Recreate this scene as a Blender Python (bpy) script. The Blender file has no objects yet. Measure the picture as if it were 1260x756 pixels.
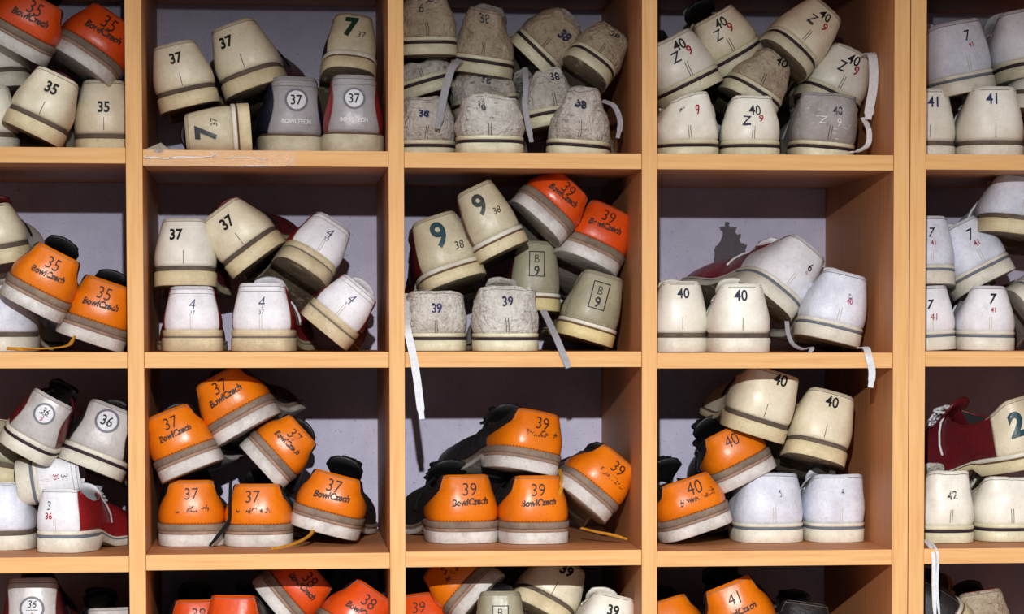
import bpy, math, random
import numpy as np
from mathutils import Matrix, Vector, noise

random.seed(7)
scn = bpy.context.scene
COL = scn.collection

# ------------------------------------------------------------------ camera
W_PX, H_PX = 1260.0, 756.0
S = 0.0009                       # metres per photograph pixel on the front plane of the shelves
D = 3.2                          # camera distance from that plane
F_PX = D / S
CAM = np.array([-0.2535, -D, -0.0258])
YAW, PITCH, ROLL = 0.1121, 0.05096, -0.00022
PPX, PPY = 747.72, 591.63

def _rot(y, p, r):
    cy, sy, cp, sp, cr, sr = math.cos(y), math.sin(y), math.cos(p), math.sin(p), math.cos(r), math.sin(r)
    a = np.array([[cy, 0, -sy], [0, 1, 0], [sy, 0, cy]])
    b = np.array([[1, 0, 0], [0, cp, -sp], [0, sp, cp]])
    c = np.array([[cr, -sr, 0], [sr, cr, 0], [0, 0, 1]])
    return c @ b @ a
RM = _rot(YAW, PITCH, ROLL)
def _w(r): return Vector((r[0], r[2], -r[1]))
right, down, fwd = _w(RM[0]), _w(RM[1]), _w(RM[2])
cam_d = bpy.data.cameras.new('camera')
cam_d.sensor_width = 36.0
cam_d.lens = 36.0 * F_PX / W_PX
cam_d.shift_x = -(PPX - W_PX / 2) / W_PX
cam_d.shift_y = (PPY - H_PX / 2) / W_PX
cam = bpy.data.objects.new('camera', cam_d)
COL.objects.link(cam)
up_v, back_v = -down, -fwd
cam.matrix_world = Matrix(((right.x, up_v.x, back_v.x, CAM[0]),
                           (right.y, up_v.y, back_v.y, CAM[1]),
                           (right.z, up_v.z, back_v.z, CAM[2]), (0, 0, 0, 1)))
scn.camera = cam

def proj(p):
    d = np.array([p[0] - CAM[0], -(p[2] - CAM[2]), p[1] - CAM[1]])
    v = RM @ d
    return PPX + F_PX * v[0] / v[2], PPY + F_PX * v[1] / v[2]
def at(px, py, Y):
    """world point at depth Y seen at photograph pixel (px, py)"""
    r = np.array([(px - PPX) / F_PX, (py - PPY) / F_PX, 1.0])
    m = RM.T @ r                           # (X, -Z, Y)
    t = (Y - CAM[1]) / m[2]
    return Vector((CAM[0] + m[0] * t, Y, CAM[2] - m[1] * t))
def at_floor(px, Y, Z):
    x = (px - 630) * S
    for _ in range(6):
        a = proj((x, Y, Z))[0]; b = proj((x + 1e-4, Y, Z))[0]
        x -= (a - px) / ((b - a) / 1e-4)
    return Vector((x, Y, Z))

# ------------------------------------------------------------------ light
wd = bpy.data.worlds.new('room_light'); scn.world = wd
wd.use_nodes = True
bg = wd.node_tree.nodes['Background']
bg.inputs[0].default_value = (0.96, 0.96, 1.0, 1)
bg.inputs[1].default_value = 0.32

ld = bpy.data.lights.new('ceiling_spot', 'SPOT')
ld.energy = 358.0
ld.color = (1.0, 0.99, 0.985)
ld.shadow_soft_size = 0.012
ld.spot_size = math.radians(52)
ld.spot_blend = 1.0
lo = bpy.data.objects.new('ceiling_spot', ld); COL.objects.link(lo)
lo.location = (-0.235, -2.86, 0.42)
el = math.radians(-24)
aim = lo.location + Vector((0.08, math.cos(el), math.sin(el)))
lo.rotation_euler = (aim - lo.location).to_track_quat('-Z', 'Y').to_euler()
lo.scale = (2.6, 1.0, 1.0)                     # wide, shallow beam

ad = bpy.data.lights.new('ceiling_panel', 'AREA')
ad.shape = 'RECTANGLE'; ad.size = 2.4; ad.size_y = 0.6
ad.energy = 12.0
ad.color = (1.0, 0.97, 0.94)
ao = bpy.data.objects.new('ceiling_panel', ad); COL.objects.link(ao)
ao.location = (0.0, -1.1, 1.75)
ao.rotation_euler = (math.radians(20), 0, 0)

scn.view_settings.view_transform = 'Standard'
scn.view_settings.look = 'None'
scn.view_settings.exposure = 0.0
scn.view_settings.gamma = 1.0
scn.view_settings.use_curve_mapping = False

# ------------------------------------------------------------------ materials
def lin(c):
    c = [x / 255.0 for x in c]
    return tuple(x / 12.92 if x <= 0.04045 else ((x + 0.055) / 1.055) ** 2.4 for x in c) + (1.0,)

def new_mat(name):
    m = bpy.data.materials.new(name); m.use_nodes = True
    nt = m.node_tree; nt.nodes.clear()
    out = nt.nodes.new('ShaderNodeOutputMaterial')
    b = nt.nodes.new('ShaderNodeBsdfPrincipled')
    nt.links.new(b.outputs[0], out.inputs[0])
    return m, nt, b

def ramp(nt, fac, stops):
    r = nt.nodes.new('ShaderNodeValToRGB')
    e = r.color_ramp.elements
    e[0].position, e[0].color = stops[0]
    e[1].position, e[1].color = stops[1]
    for p, c in stops[2:]:
        k = e.new(p); k.color = c
    nt.links.new(fac, r.inputs[0])
    return r

def tex_noise(nt, coord, scale, detail=4, rough=0.6, mapping=None):
    n = nt.nodes.new('ShaderNodeTexNoise')
    n.inputs['Scale'].default_value = scale
    n.inputs['Detail'].default_value = detail
    n.inputs['Roughness'].default_value = rough
    src = coord
    if mapping:
        mp = nt.nodes.new('ShaderNodeMapping'); mp.inputs['Scale'].default_value = mapping
        nt.links.new(coord, mp.inputs[0]); src = mp.outputs[0]
    nt.links.new(src, n.inputs['Vector'])
    return n

def coords(nt, rnd=True):
    tc = nt.nodes.new('ShaderNodeTexCoord')
    if not rnd: return tc.outputs['Object']
    oi = nt.nodes.new('ShaderNodeObjectInfo')
    m = nt.nodes.new('ShaderNodeMath'); m.operation = 'MULTIPLY'; m.inputs[1].default_value = 37.0
    nt.links.new(oi.outputs['Random'], m.inputs[0])
    a = nt.nodes.new('ShaderNodeVectorMath'); a.operation = 'ADD'
    nt.links.new(tc.outputs['Object'], a.inputs[0]); nt.links.new(m.outputs[0], a.inputs[1])
    return a.outputs[0]

def mixc(nt, fac, a, b, mode='MIX'):
    m = nt.nodes.new('ShaderNodeMix'); m.data_type = 'RGBA'; m.blend_type = mode
    for s, v in ((0, fac), (6, a), (7, b)):
        if hasattr(v, 'is_linked') or isinstance(v, bpy.types.NodeSocket): nt.links.new(v, m.inputs[s])
        elif s == 0: m.inputs[0].default_value = v
        else: m.inputs[s].default_value = v
    return m.outputs[2]

def bump(nt, b, height, strength, dist):
    bp = nt.nodes.new('ShaderNodeBump')
    bp.inputs['Strength'].default_value = strength; bp.inputs['Distance'].default_value = dist
    nt.links.new(height, bp.inputs['Height']); nt.links.new(bp.outputs[0], b.inputs['Normal'])

def leather(name, col, dirt, amount=0.5, rough=0.4, crinkle=0.25, spec=0.5, scale=60, metal=0.0, scuff=None):
    m, nt, b = new_mat(name)
    c = coords(nt)
    n1 = tex_noise(nt, c, scale * 0.55, 5, 0.65)
    n2 = tex_noise(nt, c, scale * 5, 4, 0.7)
    r1 = ramp(nt, n1.outputs[0], [(0.40, (0, 0, 0, 1)), (0.72, (amount,) * 3 + (1,))])
    r2 = ramp(nt, n2.outputs[0], [(0.52, (0, 0, 0, 1)), (0.75, (amount * 0.8,) * 3 + (1,))])
    base = mixc(nt, r1.outputs[0], lin(col), lin(dirt))
    base = mixc(nt, r2.outputs[0], base, lin(dirt))
    if scuff:
        n4 = tex_noise(nt, c, 90, 3, 0.5, (1, 1, 3.5))
        r4 = ramp(nt, n4.outputs[0], [(0.62, (0, 0, 0, 1)), (0.68, (0.8,) * 3 + (1,))])
        base = mixc(nt, r4.outputs[0], base, lin(scuff))
    nt.links.new(base, b.inputs['Base Color'])
    rr = ramp(nt, n1.outputs[0], [(0.3, (rough * 0.8,) * 3 + (1,)), (0.7, (min(1, rough * 1.35),) * 3 + (1,))])
    nt.links.new(rr.outputs[0], b.inputs['Roughness'])
    b.inputs['Specular IOR Level'].default_value = spec
    b.inputs['Metallic'].default_value = metal
    n3 = tex_noise(nt, c, scale * 2.6, 6, 0.6)
    bump(nt, b, n3.outputs[0], crinkle, 0.003 if crinkle < 0.8 else 0.008)
    return m

def plain(name, col, rough=0.6, spec=0.3):
    m, nt, b = new_mat(name)
    c = coords(nt)
    n = tex_noise(nt, c, 300, 3)
    r = ramp(nt, n.outputs[0], [(0.3, tuple(x * 0.8 for x in lin(col)[:3]) + (1,)), (0.7, lin(col))])
    nt.links.new(r.outputs[0], b.inputs['Base Color'])
    b.inputs['Roughness'].default_value = rough
    b.inputs['Specular IOR Level'].default_value = spec
    return m

def worn_print(name, col, lo=0.42, hi=0.5, scale=220):
    m, nt, b = new_mat(name)
    c = coords(nt)
    n = tex_noise(nt, c, scale, 3, 0.6)
    r = ramp(nt, n.outputs[0], [(lo, (0, 0, 0, 1)), (hi, (1, 1, 1, 1))])
    b.inputs['Base Color'].default_value = lin(col)
    b.inputs['Roughness'].default_value = 0.6
    nt.links.new(r.outputs[0], b.inputs['Alpha'])
    return m

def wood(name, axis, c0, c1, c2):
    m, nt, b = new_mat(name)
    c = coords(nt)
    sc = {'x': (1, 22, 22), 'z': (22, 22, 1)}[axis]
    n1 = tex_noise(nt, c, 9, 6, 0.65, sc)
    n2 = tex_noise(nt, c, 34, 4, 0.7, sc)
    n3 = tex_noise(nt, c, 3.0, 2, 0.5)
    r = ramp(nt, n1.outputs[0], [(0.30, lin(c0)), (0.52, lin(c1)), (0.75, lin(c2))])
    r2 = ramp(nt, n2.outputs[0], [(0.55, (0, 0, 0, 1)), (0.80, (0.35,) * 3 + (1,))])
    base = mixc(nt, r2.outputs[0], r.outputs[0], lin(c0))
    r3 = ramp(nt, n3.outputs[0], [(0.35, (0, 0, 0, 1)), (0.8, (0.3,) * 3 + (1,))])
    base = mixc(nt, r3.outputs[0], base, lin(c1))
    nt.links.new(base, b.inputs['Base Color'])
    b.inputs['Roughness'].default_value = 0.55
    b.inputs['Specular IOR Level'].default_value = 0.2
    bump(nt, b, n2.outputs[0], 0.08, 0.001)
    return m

M = {}
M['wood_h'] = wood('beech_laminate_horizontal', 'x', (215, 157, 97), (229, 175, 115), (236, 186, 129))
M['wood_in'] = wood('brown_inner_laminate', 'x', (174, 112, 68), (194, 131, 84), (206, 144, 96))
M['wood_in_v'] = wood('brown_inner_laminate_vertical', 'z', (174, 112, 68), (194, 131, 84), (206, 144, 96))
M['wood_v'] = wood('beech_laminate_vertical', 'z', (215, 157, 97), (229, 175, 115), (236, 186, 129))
def wall_mat():
    m, nt, b = new_mat('lilac_grey_back_board')
    c = coords(nt, False)
    n1 = tex_noise(nt, c, 14, 5, 0.65)
    n2 = tex_noise(nt, c, 160, 4, 0.7)
    n3 = tex_noise(nt, c, 420, 2, 0.5)
    r = ramp(nt, n1.outputs[0], [(0.35, lin((190, 187, 211))), (0.7, lin((209, 205, 227)))])
    r2 = ramp(nt, n2.outputs[0], [(0.60, (0, 0, 0, 1)), (0.75, (0.35,) * 3 + (1,))])
    r3 = ramp(nt, n3.outputs[0], [(0.68, (0, 0, 0, 1)), (0.74, (0.7,) * 3 + (1,))])
    base = mixc(nt, r2.outputs[0], r.outputs[0], lin((120, 115, 132)))
    base = mixc(nt, r3.outputs[0], base, lin((90, 84, 98)))
    nt.links.new(base, b.inputs['Base Color']); b.inputs['Roughness'].default_value = 0.85
    bump(nt, b, n2.outputs[0], 0.3, 0.001)
    return m
M['back'] = wall_mat()
M['patch'] = plain('bare_dark_patch', (104, 97, 106), 0.9)

M['cream'] = leather('cream_leather', (244, 235, 208), (184, 166, 122), 0.45, 0.36, 0.10)
M['ivory'] = leather('ivory_leather', (248, 246, 234), (194, 184, 158), 0.40, 0.38, 0.10)
M['white'] = leather('white_leather', (248, 249, 255), (178, 172, 178), 0.45, 0.45, 0.22)
M['white_cool'] = leather('cool_white_leather', (234, 239, 252), (158, 160, 178), 0.5, 0.5, 0.3)
M['canvas'] = leather('worn_white_canvas', (236, 231, 222), (132, 116, 104), 0.6, 0.7, 1.0, 0.3, 62, scuff=(150, 136, 124))
M['canvas_tan'] = leather('worn_tan_canvas', (214, 198, 172), (124, 102, 80), 0.6, 0.7, 1.0, 0.3, 62, scuff=(150, 128, 104))
M['orange'] = leather('orange_leather', (240, 128, 14), (196, 86, 8), 0.45, 0.30, 0.12, 0.5, 45)
M['orange_red'] = leather('red_orange_leather', (232, 84, 22), (186, 52, 12), 0.45, 0.30, 0.12, 0.5, 45)
M['tan'] = leather('tan_grey_leather', (216, 206, 176), (156, 142, 108), 0.5, 0.36, 0.15)
M['olive'] = leather('olive_grey_leather', (166, 160, 134), (118, 110, 86), 0.5, 0.36, 0.15)
M['silver'] = leather('silver_leather', (172, 170, 174), (122, 118, 118), 0.5, 0.34, 0.15, 0.6)
M['silver_w'] = leather('pale_silver_leather', (206, 202, 200), (140, 132, 128), 0.5, 0.34, 0.15, 0.6)
M['black'] = leather('black_leather', (30, 29, 32), (54, 50, 50), 0.5, 0.42, 0.35)
M['navy'] = leather('navy_leather', (30, 34, 56), (52, 50, 62), 0.5, 0.42, 0.3)
M['maroon'] = leather('maroon_leather', (104, 26, 34), (60, 22, 24), 0.5, 0.36, 0.3)
M['red'] = leather('red_leather', (150, 30, 36), (96, 24, 26), 0.5, 0.34, 0.3)
M['green'] = leather('dark_green_leather', (34, 48, 42), (26, 30, 26), 0.5, 0.4, 0.3)
M['grey'] = leather('worn_grey_plastic', (178, 174, 174), (120, 112, 108), 0.6, 0.5, 0.5, scuff=(214, 210, 206))
M['lining'] = plain('dark_lining', (58, 54, 56), 0.9, 0.1)
M['lining_l'] = plain('pale_lining', (170, 162, 150), 0.9, 0.1)

M['sole_cream'] = leather('cream_rubber', (232, 218, 178), (160, 138, 96), 0.5, 0.5, 0.15)
M['sole_beige'] = leather('beige_rubber', (222, 206, 170), (140, 120, 88), 0.55, 0.5, 0.15)
M['sole_green'] = leather('pale_green_cream_rubber', (228, 223, 192), (140, 130, 100), 0.45, 0.45, 0.12)
M['sole_white'] = leather('dirty_white_rubber', (226, 222, 216), (140, 132, 124), 0.6, 0.55, 0.2)
M['sole_ivory'] = leather('ivory_rubber', (236, 232, 216), (160, 150, 130), 0.45, 0.5, 0.15)
M['sole_grey'] = leather('grey_cream_rubber', (204, 196, 170), (140, 128, 104), 0.55, 0.5, 0.15)
M['sole_yellow'] = leather('yellow_rubber', (222, 206, 150), (160, 138, 86), 0.45, 0.5, 0.12)
M['welt_brown'] = leather('brown_grey_welt', (104, 90, 76), (66, 58, 52), 0.7, 0.7, 0.3)
M['welt_grey'] = leather('grey_brown_welt', (146, 126, 108), (92, 82, 76), 0.8, 0.75, 0.4)
M['welt_tan'] = leather('tan_midsole', (170, 138, 118), (110, 92, 82), 0.7, 0.7, 0.3)
M['stripe_dark'] = plain('dark_purple_stripe', (50, 36, 44), 0.6)
M['stripe_blue'] = plain('grey_blue_stripe', (112, 122, 136), 0.6)
M['stripe_grey'] = plain('grey_stripe', (126, 120, 112), 0.6)
M['stripe_brown'] = plain('brown_stripe', (112, 82, 62), 0.6)
M['under'] = leather('dirty_sole_underside', (128, 114, 92), (60, 54, 48), 0.9, 0.7, 0.5, 0.3, 40, scuff=(176, 164, 140))
M['under_grey'] = leather('grey_sole_underside', (168, 160, 150), (110, 104, 100), 0.8, 0.7, 0.4, 0.3, 40, scuff=(200, 194, 186))

M['ink'] = plain('black_ink', (22, 22, 26), 0.5)
M['ink_blue'] = plain('blue_black_ink', (34, 34, 66), 0.5)
M['ink_navy'] = plain('navy_ink', (40, 44, 100), 0.5)
M['ink_red'] = plain('red_ink', (176, 24, 44), 0.5)
M['ink_faded'] = worn_print('faded_ink', (52, 48, 66), 0.40, 0.50, 260)
M['ink_faint'] = worn_print('faint_ink', (96, 90, 110), 0.44, 0.56, 200)
M['ink_pink'] = worn_print('faded_pink_ink', (196, 70, 130), 0.42, 0.5, 240)
M['print'] = worn_print('worn_brown_print', (62, 36, 24), 0.36, 0.46, 190)
M['print_faint'] = worn_print('rubbed_off_brown_print', (92, 48, 22), 0.50, 0.58, 170)
M['num_brown'] = plain('brown_number_print', (72, 40, 30), 0.5)
M['num_green'] = leather('dark_green_numeral', (22, 62, 46), (16, 40, 32), 0.4, 0.35, 0.1)
M['num_teal'] = leather('dark_teal_numeral', (40, 74, 84), (28, 44, 52), 0.4, 0.35, 0.1)
M['num_black'] = leather('black_numeral', (34, 38, 40), (22, 22, 24), 0.4, 0.35, 0.1)
M['silver_print'] = plain('pale_silver_print', (238, 238, 240), 0.4)
M['badge_white'] = plain('white_badge', (234, 234, 240), 0.4)
M['badge_ring'] = plain('grey_badge_ring', (120, 118, 130), 0.45)
M['thread'] = plain('brown_thread', (120, 66, 30), 0.8)
M['thread_l'] = plain('pale_thread', (206, 196, 176), 0.8)
M['thread_d'] = plain('dark_thread', (88, 72, 54), 0.8)
M['lace_black'] = plain('black_lace', (28, 28, 30), 0.9, 0.1)
M['lace_white'] = plain('white_lace', (232, 232, 236), 0.9, 0.1)
M['lace_grey'] = plain('grey_lace', (168, 166, 172), 0.9, 0.1)
M['lace_ochre'] = plain('ochre_lace', (200, 138, 44), 0.9, 0.1)

# ------------------------------------------------------------------ mesh helpers
def link(name, mesh, mat=None, parent=None, smooth=True):
    o = bpy.data.objects.new(name, mesh); COL.objects.link(o)
    if mat is not None:
        for k in (mat if isinstance(mat, (list, tuple)) else [mat]): mesh.materials.append(k)
    if smooth and len(mesh.polygons):
        mesh.polygons.foreach_set('use_smooth', [True] * len(mesh.polygons))
    if parent is not None: o.parent = parent
    return o
def mesh_of(name, v, f, mi=None):
    me = bpy.data.meshes.new(name)
    me.from_pydata([tuple(map(float, p)) for p in v], [], f)
    if mi is not None: me.polygons.foreach_set('material_index', mi)
    me.update()
    return me
def empty(name, loc=(0, 0, 0)):
    o = bpy.data.objects.new(name, None); COL.objects.link(o); o.location = loc
    o.empty_display_size = 0.02
    return o
def tag(o, label, cat, group=None):
    o['label'] = label; o['category'] = cat
    if group: o['group'] = group

def bevel_box(name, lo, hi, mat, parent, bv=0.0007):
    import bmesh
    bm = bmesh.new()
    bmesh.ops.create_cube(bm, size=1.0)
    c = [(a + b) / 2 for a, b in zip(lo, hi)]
    for v in bm.verts:
        v.co = Vector([v.co[i] * (hi[i] - lo[i]) for i in range(3)])
    bmesh.ops.bevel(bm, geom=bm.edges[:], offset=bv, segments=2, affect='EDGES', profile=0.5)
    me = bpy.data.meshes.new(name); bm.to_mesh(me); bm.free()
    o = link(name, me, mat, parent, smooth=False)
    o.location = c
    return o

# ------------------------------------------------------------------ shelf units
DEPTH = 0.412
def mx(px, py=378): return at(px, py, 0).x
# post edges found in the photograph
PX = [-0.42137582, -0.40353409, -0.13579406, -0.11890122, 0.14523399, 0.16247523, 0.43015252, 0.4668587]
GAP = 0.0009
MID = (PX[6] + PX[7]) / 2
T_BOARD = 0.0173
LEFT = PX[0] - 0.268
RIGHT = PX[7] + 0.268
COLS = [(LEFT, PX[0]), (PX[1], PX[2]), (PX[3], PX[4]), (PX[5], PX[6]), (PX[7], RIGHT)]
# top edge of each shelf board in the photograph, per column, at the column's middle (or where it shows)
ROWY = [[(80, 181.2), (325, 185.2), (640, 188.0), (950, 190.0), (1200, 190.0)],
        [(80, 434.0), (325, 433.6), (640, 433.0), (950, 434.5), (1200, 432.6)],
        [(80, 686.0), (325, 682.0), (640, 678.3), (950, 678.0), (1200, 675.2)]]
FLOORZ = [[at(x, y, 0.0).z for x, y in r] for r in ROWY]
pitch_v = (FLOORZ[0][2] - FLOORZ[2][2]) / 2
TOPZ = [z + pitch_v for z in FLOORZ[0]]
BOTZ = [at(630, 820, 0.10).z] * 5           # the low bottom compartment's floor lies below the photograph
zt, zb_ = max(TOPZ) + 0.02, min(BOTZ) - 0.06

unit_a = empty('shelf_unit', ((LEFT + MID) / 2, 0, zb_))
tag(unit_a, 'wide beech shelf unit with four columns of pigeonholes full of bowling shoes', 'shelf unit')
unit_b = empty('shelf_unit', ((MID + RIGHT) / 2, 0, zb_))
tag(unit_b, 'second beech shelf unit cut by the right edge, holding size 41 shoes', 'shelf unit')
bpy.context.view_layer.update()
def under(o, parent):
    o.parent = parent; o.matrix_parent_inverse = Matrix.Translation(parent.location).inverted(); return o
def post(x0, x1, parent, name):
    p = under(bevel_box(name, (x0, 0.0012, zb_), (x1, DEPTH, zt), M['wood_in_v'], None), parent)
    e = bevel_box('edge_band', (x0, 0.0, zb_), (x1, 0.0014, zt), M['wood_v'], None, .0005)
    e.location = e.location - p.location; e.parent = p
    return p
post(LEFT - T_BOARD, LEFT, unit_a, 'side_panel')
post(PX[0], PX[1], unit_a, 'divider')
post(PX[2], PX[3], unit_a, 'divider')
post(PX[4], PX[5], unit_a, 'divider')
post(PX[6], MID - GAP / 2, unit_a, 'side_panel')
post(MID + GAP / 2, PX[7], unit_b, 'side_panel')
post(RIGHT, RIGHT + T_BOARD, unit_b, 'side_panel')
for c, (x0, x1) in enumerate(COLS):
    u = unit_a if c < 4 else unit_b
    for r, z in enumerate([TOPZ[c], FLOORZ[0][c], FLOORZ[1][c], FLOORZ[2][c], BOTZ[c]]):
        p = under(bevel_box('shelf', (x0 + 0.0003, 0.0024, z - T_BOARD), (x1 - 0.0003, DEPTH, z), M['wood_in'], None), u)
        e = bevel_box('edge_band', (x0 + 0.0003, 0.0012, z - T_BOARD), (x1 - 0.0003, 0.0026, z), M['wood_h'], None, .0005)
        e.location = e.location - p.location; e.parent = p
back_a = under(bevel_box('back_panel', (LEFT - T_BOARD, DEPTH, zb_), (MID - GAP / 2, DEPTH + 0.006, zt), M['back'], None), unit_a)
under(bevel_box('back_panel', (MID + GAP / 2, DEPTH, zb_), (RIGHT + T_BOARD, DEPTH + 0.006, zt), M['back'], None), unit_b)

# bare patch on the back board (its own irregular outline)
pts = [(878, 322), (880, 303), (888, 296), (889, 285), (884, 281), (892, 279), (893, 273), (897, 273), (898, 279), (906, 281),
       (905, 288), (912, 289), (910, 297), (919, 302), (918, 312), (921, 326), (915, 345), (884, 345)]
v = []
for k, (x, y) in enumerate(pts):
    p = at(x, y, DEPTH - 0.0006); v.append(p)
rj = random.Random(5); w_ = []
for k in range(len(v)):
    a_, c_ = v[k], v[(k + 1) % len(v)]
    for t in (0, .25, .5, .75):
        w_.append(a_.lerp(c_, t) + Vector((rj.uniform(-1, 1), 0, rj.uniform(-1, 1))) * .0011)
v = w_
n = len(v)
v2 = [Vector((p.x, DEPTH - 0.00005, p.z)) for p in v]
me = mesh_of('bare_patch', v + v2, [list(range(n))[::-1]] + [[i, (i + 1) % n, n + (i + 1) % n, n + i] for i in range(n)])
po = link('bare_patch', me, M['patch'], None, smooth=False); under(po, unit_a)
po['label'] = 'dark bare patch where the paint has come off'

# ------------------------------------------------------------------ shoe surface (millimetres)
_ctrl = np.array([(0, 0), (13, 0.9), (24, 5.5), (31.5, 16), (35, 34), (34.5, 60), (31.8, 95), (33.5, 130),
                  (39.5, 165), (42.5, 193), (40, 222), (31, 247), (16, 260.5), (0, 264)], float)
def catmull(P, n=12):
    P = np.vstack([2 * P[0] - P[1], P, 2 * P[-1] - P[-2]])
    out = []
    for i in range(1, len(P) - 2):
        t = np.linspace(0, 1, n, endpoint=False)[:, None]
        a, b, c, d = P[i - 1], P[i], P[i + 1], P[i + 2]
        out.append(0.5 * ((2 * b) + (-a + c) * t + (2 * a - 5 * b + 4 * c - d) * t ** 2 + (-a + 3 * b - 3 * c + d) * t ** 3))
    out.append(P[-2][None])
    return np.vstack(out)
# mirrored ends keep the outline square to the centre line at heel and toe
_full = catmull(np.vstack([[(-13, 0.9)], _ctrl, [(-16, 260.5)]]))
_full = _full[12:-12]
_seg = np.r_[0, np.cumsum(np.hypot(*np.diff(_full, axis=0).T))]
_U = _seg / _seg[-1]
_tan = np.gradient(_full, _U, axis=0)
_nrm = np.c_[_tan[:, 1], -_tan[:, 0]]; _nrm /= np.linalg.norm(_nrm, axis=1)[:, None]
def outline(u):
    return (np.interp(u, _U, _full[:, 0]), np.interp(u, _U, _full[:, 1]),
            np.interp(u, _U, _nrm[:, 0]), np.interp(u, _U, _nrm[:, 1]))
_tt = np.array([(0, 0, 7, 82), (.03, 9.3, 7.4, 82), (.06, 18, 9.6, 82), (.085, 23, 16, 81), (.11, 25, 24, 77), (.14, 26, 33, 71), (.18, 27, 46, 65),
                (.24, 27, 64, 61), (.31, 26, 84, 63), (.38, 23, 103, 70), (.44, 17, 116, 78), (.48, 11, 120, 82), (.56, 9.5, 138, 75),
                (.66, 8.5, 162, 65), (.74, 7, 180, 57), (.80, 5, 188, 53), (.90, 2.5, 190, 52), (1, 0, 190, 51.5)], float)
_tu = np.linspace(0, 1, 400)
def _smooth_table():
    cols = []
    for k in range(1, 4):
        y = np.interp(_tu, _tt[:, 0], _tt[:, k])
        ker = np.hanning(9); ker /= ker.sum()
        yp = np.r_[y[1:5][::-1] * (-1 if k == 1 else 1), y, y[-5:-1][::-1] * (-1 if k == 1 else 1)]
        cols.append(np.convolve(yp, ker, 'valid'))
    return cols
_tx, _ty, _tz = _smooth_table()
def sstep(a, b, x):
    t = np.clip((x - a) / (b - a), 0, 1); return t * t * (3 - 2 * t)
SOLE_H = 22.0
def sole_top(y): return SOLE_H - 12 * sstep(55, 150, y) + 4 * sstep(215, 264, y)
def sole_bot(y): return 9.0 * sstep(66, 70, y) * (1 - sstep(80, 150, y)) + 6 * sstep(205, 264, y)

class Shape:
    """one shoe's shape: bulge, height, width at the collar, lean, crumple"""
    def __init__(s, k=1.0, hgt=1.0, top=1.0, p=2.0, bulge=2.5, lean=0.0, noise_amp=0.0, seed=0, lr=1, dip=0.0, dipside=0.0, sole=1.0, wide=1.0, length=1.0):
        s.k, s.hgt, s.top, s.p, s.bulge, s.lean, s.na, s.seed, s.lr = k, hgt, top, p, bulge, lean, noise_amp, seed, lr
        s.dip, s.dipside, s.sole, s.wide, s.length = dip, dipside, sole, wide, length
    def cx(s, y): return s.lr * 5.0 * sstep(80, 190, y) - s.lr * 3.0 * sstep(200, 264, y)
    def raw(s, w, v):
        w = np.asarray(w, float); v = np.asarray(v, float)
        u, sg = np.abs(w), np.where(w < 0, -1.0, 1.0)
        x, y, nx, ny = outline(u)
        x = (x - 2.0 * nx); y = y - 2.0 * ny
        x = np.maximum(x, 0)
        z0 = sole_top(y) * s.sole - 0.6
        tx = np.interp(u, _tu, _tx) * (1 + (s.top - 1) * (1 - sstep(.25, .45, u))); ty = np.interp(u, _tu, _ty)
        tz = np.interp(u, _tu, _tz)
        tz = z0 + (tz - SOLE_H * (1 - sstep(.3, .8, u)) - 10 * sstep(.3, .8, u)) * s.hgt
        dipf = s.dip * np.exp(-((w - s.dipside) / 0.07) ** 2)
        tz = tz - dipf * (tz - z0)
        b = sstep(.38, .72, u)
        gh, gt = v ** s.p, 1 - np.cos(v * np.pi / 2)
        hh, ht = v, np.sin(v * np.pi / 2)
        g = gh * (1 - b) + gt * b
        h = hh * (1 - b) + ht * b
        bl = s.bulge * np.sin(np.pi * np.clip(v, 0, 1) ** 0.7) * (1 - b)
        X = (x + (tx - x) * g + nx * bl) * sg
        Y = y + (ty - y) * g + ny * bl
        Z = z0 + (tz - z0) * h
        X = X * s.wide + s.cx(Y)
        return X, Y, Z
    def stretch(s, P):
        if s.length != 1.0:
            P = P.copy(); y = P[:, 1]
            P[:, 1] = np.where(y > 70, 70 + (y - 70) * s.length, y)
        return P
    def deform(s, P):
        return s.stretch(s.crumple(P))
    def crumple(s, P):
        if s.lean or s.na:
            P = P.copy()
            f = np.clip((P[:, 2] - SOLE_H) / 60, 0, 1.6) * (1 - sstep(60, 150, P[:, 1]))
            P[:, 0] += s.lean * f
            if s.na:
                f = np.clip((P[:, 2] - SOLE_H) / 14, 0, 1)
                o = s.seed * 3.7
                for i in range(len(P)):
                    q = Vector((P[i, 0] * .045 + o, P[i, 1] * .045, P[i, 2] * .045))
                    n1 = noise.noise_vector(q) * s.na + noise.noise_vector(q * 2.7) * (s.na * .42)
                    P[i] += np.array(n1) * f[i]
        return P
    def surf(s, w, v, off=0.0):
        w = np.asarray(w, float); v = np.asarray(v, float)
        sh = np.broadcast(w, v).shape
        w = np.broadcast_to(w, sh).ravel(); v = np.broadcast_to(v, sh).ravel()
        off = np.broadcast_to(off, sh).ravel()
        P = np.array(s.raw(w, v)).T
        if np.any(off != 0):
            e = 2e-3
            A = np.array(s.raw(w + e, v)).T - np.array(s.raw(w - e, v)).T
            B = np.array(s.raw(w, np.minimum(v + e, 1.3))).T - np.array(s.raw(w, v - e * (v > e))).T
            n = np.cross(A, B); n /= np.maximum(np.linalg.norm(n, axis=1), 1e-9)[:, None]
            P = P + n * off[:, None]
        return s.deform(P) * (s.k * 0.001)

def grid_faces(nr, nc, closed=False, flip=False):
    f = []
    for i in range(nr - 1):
        for j in range(nc - (0 if closed else 1)):
            a, b = i * nc + j, i * nc + (j + 1) % nc
            q = [a, b, b + nc, a + nc]
            f.append(q[::-1] if flip else q)
    return f

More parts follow.
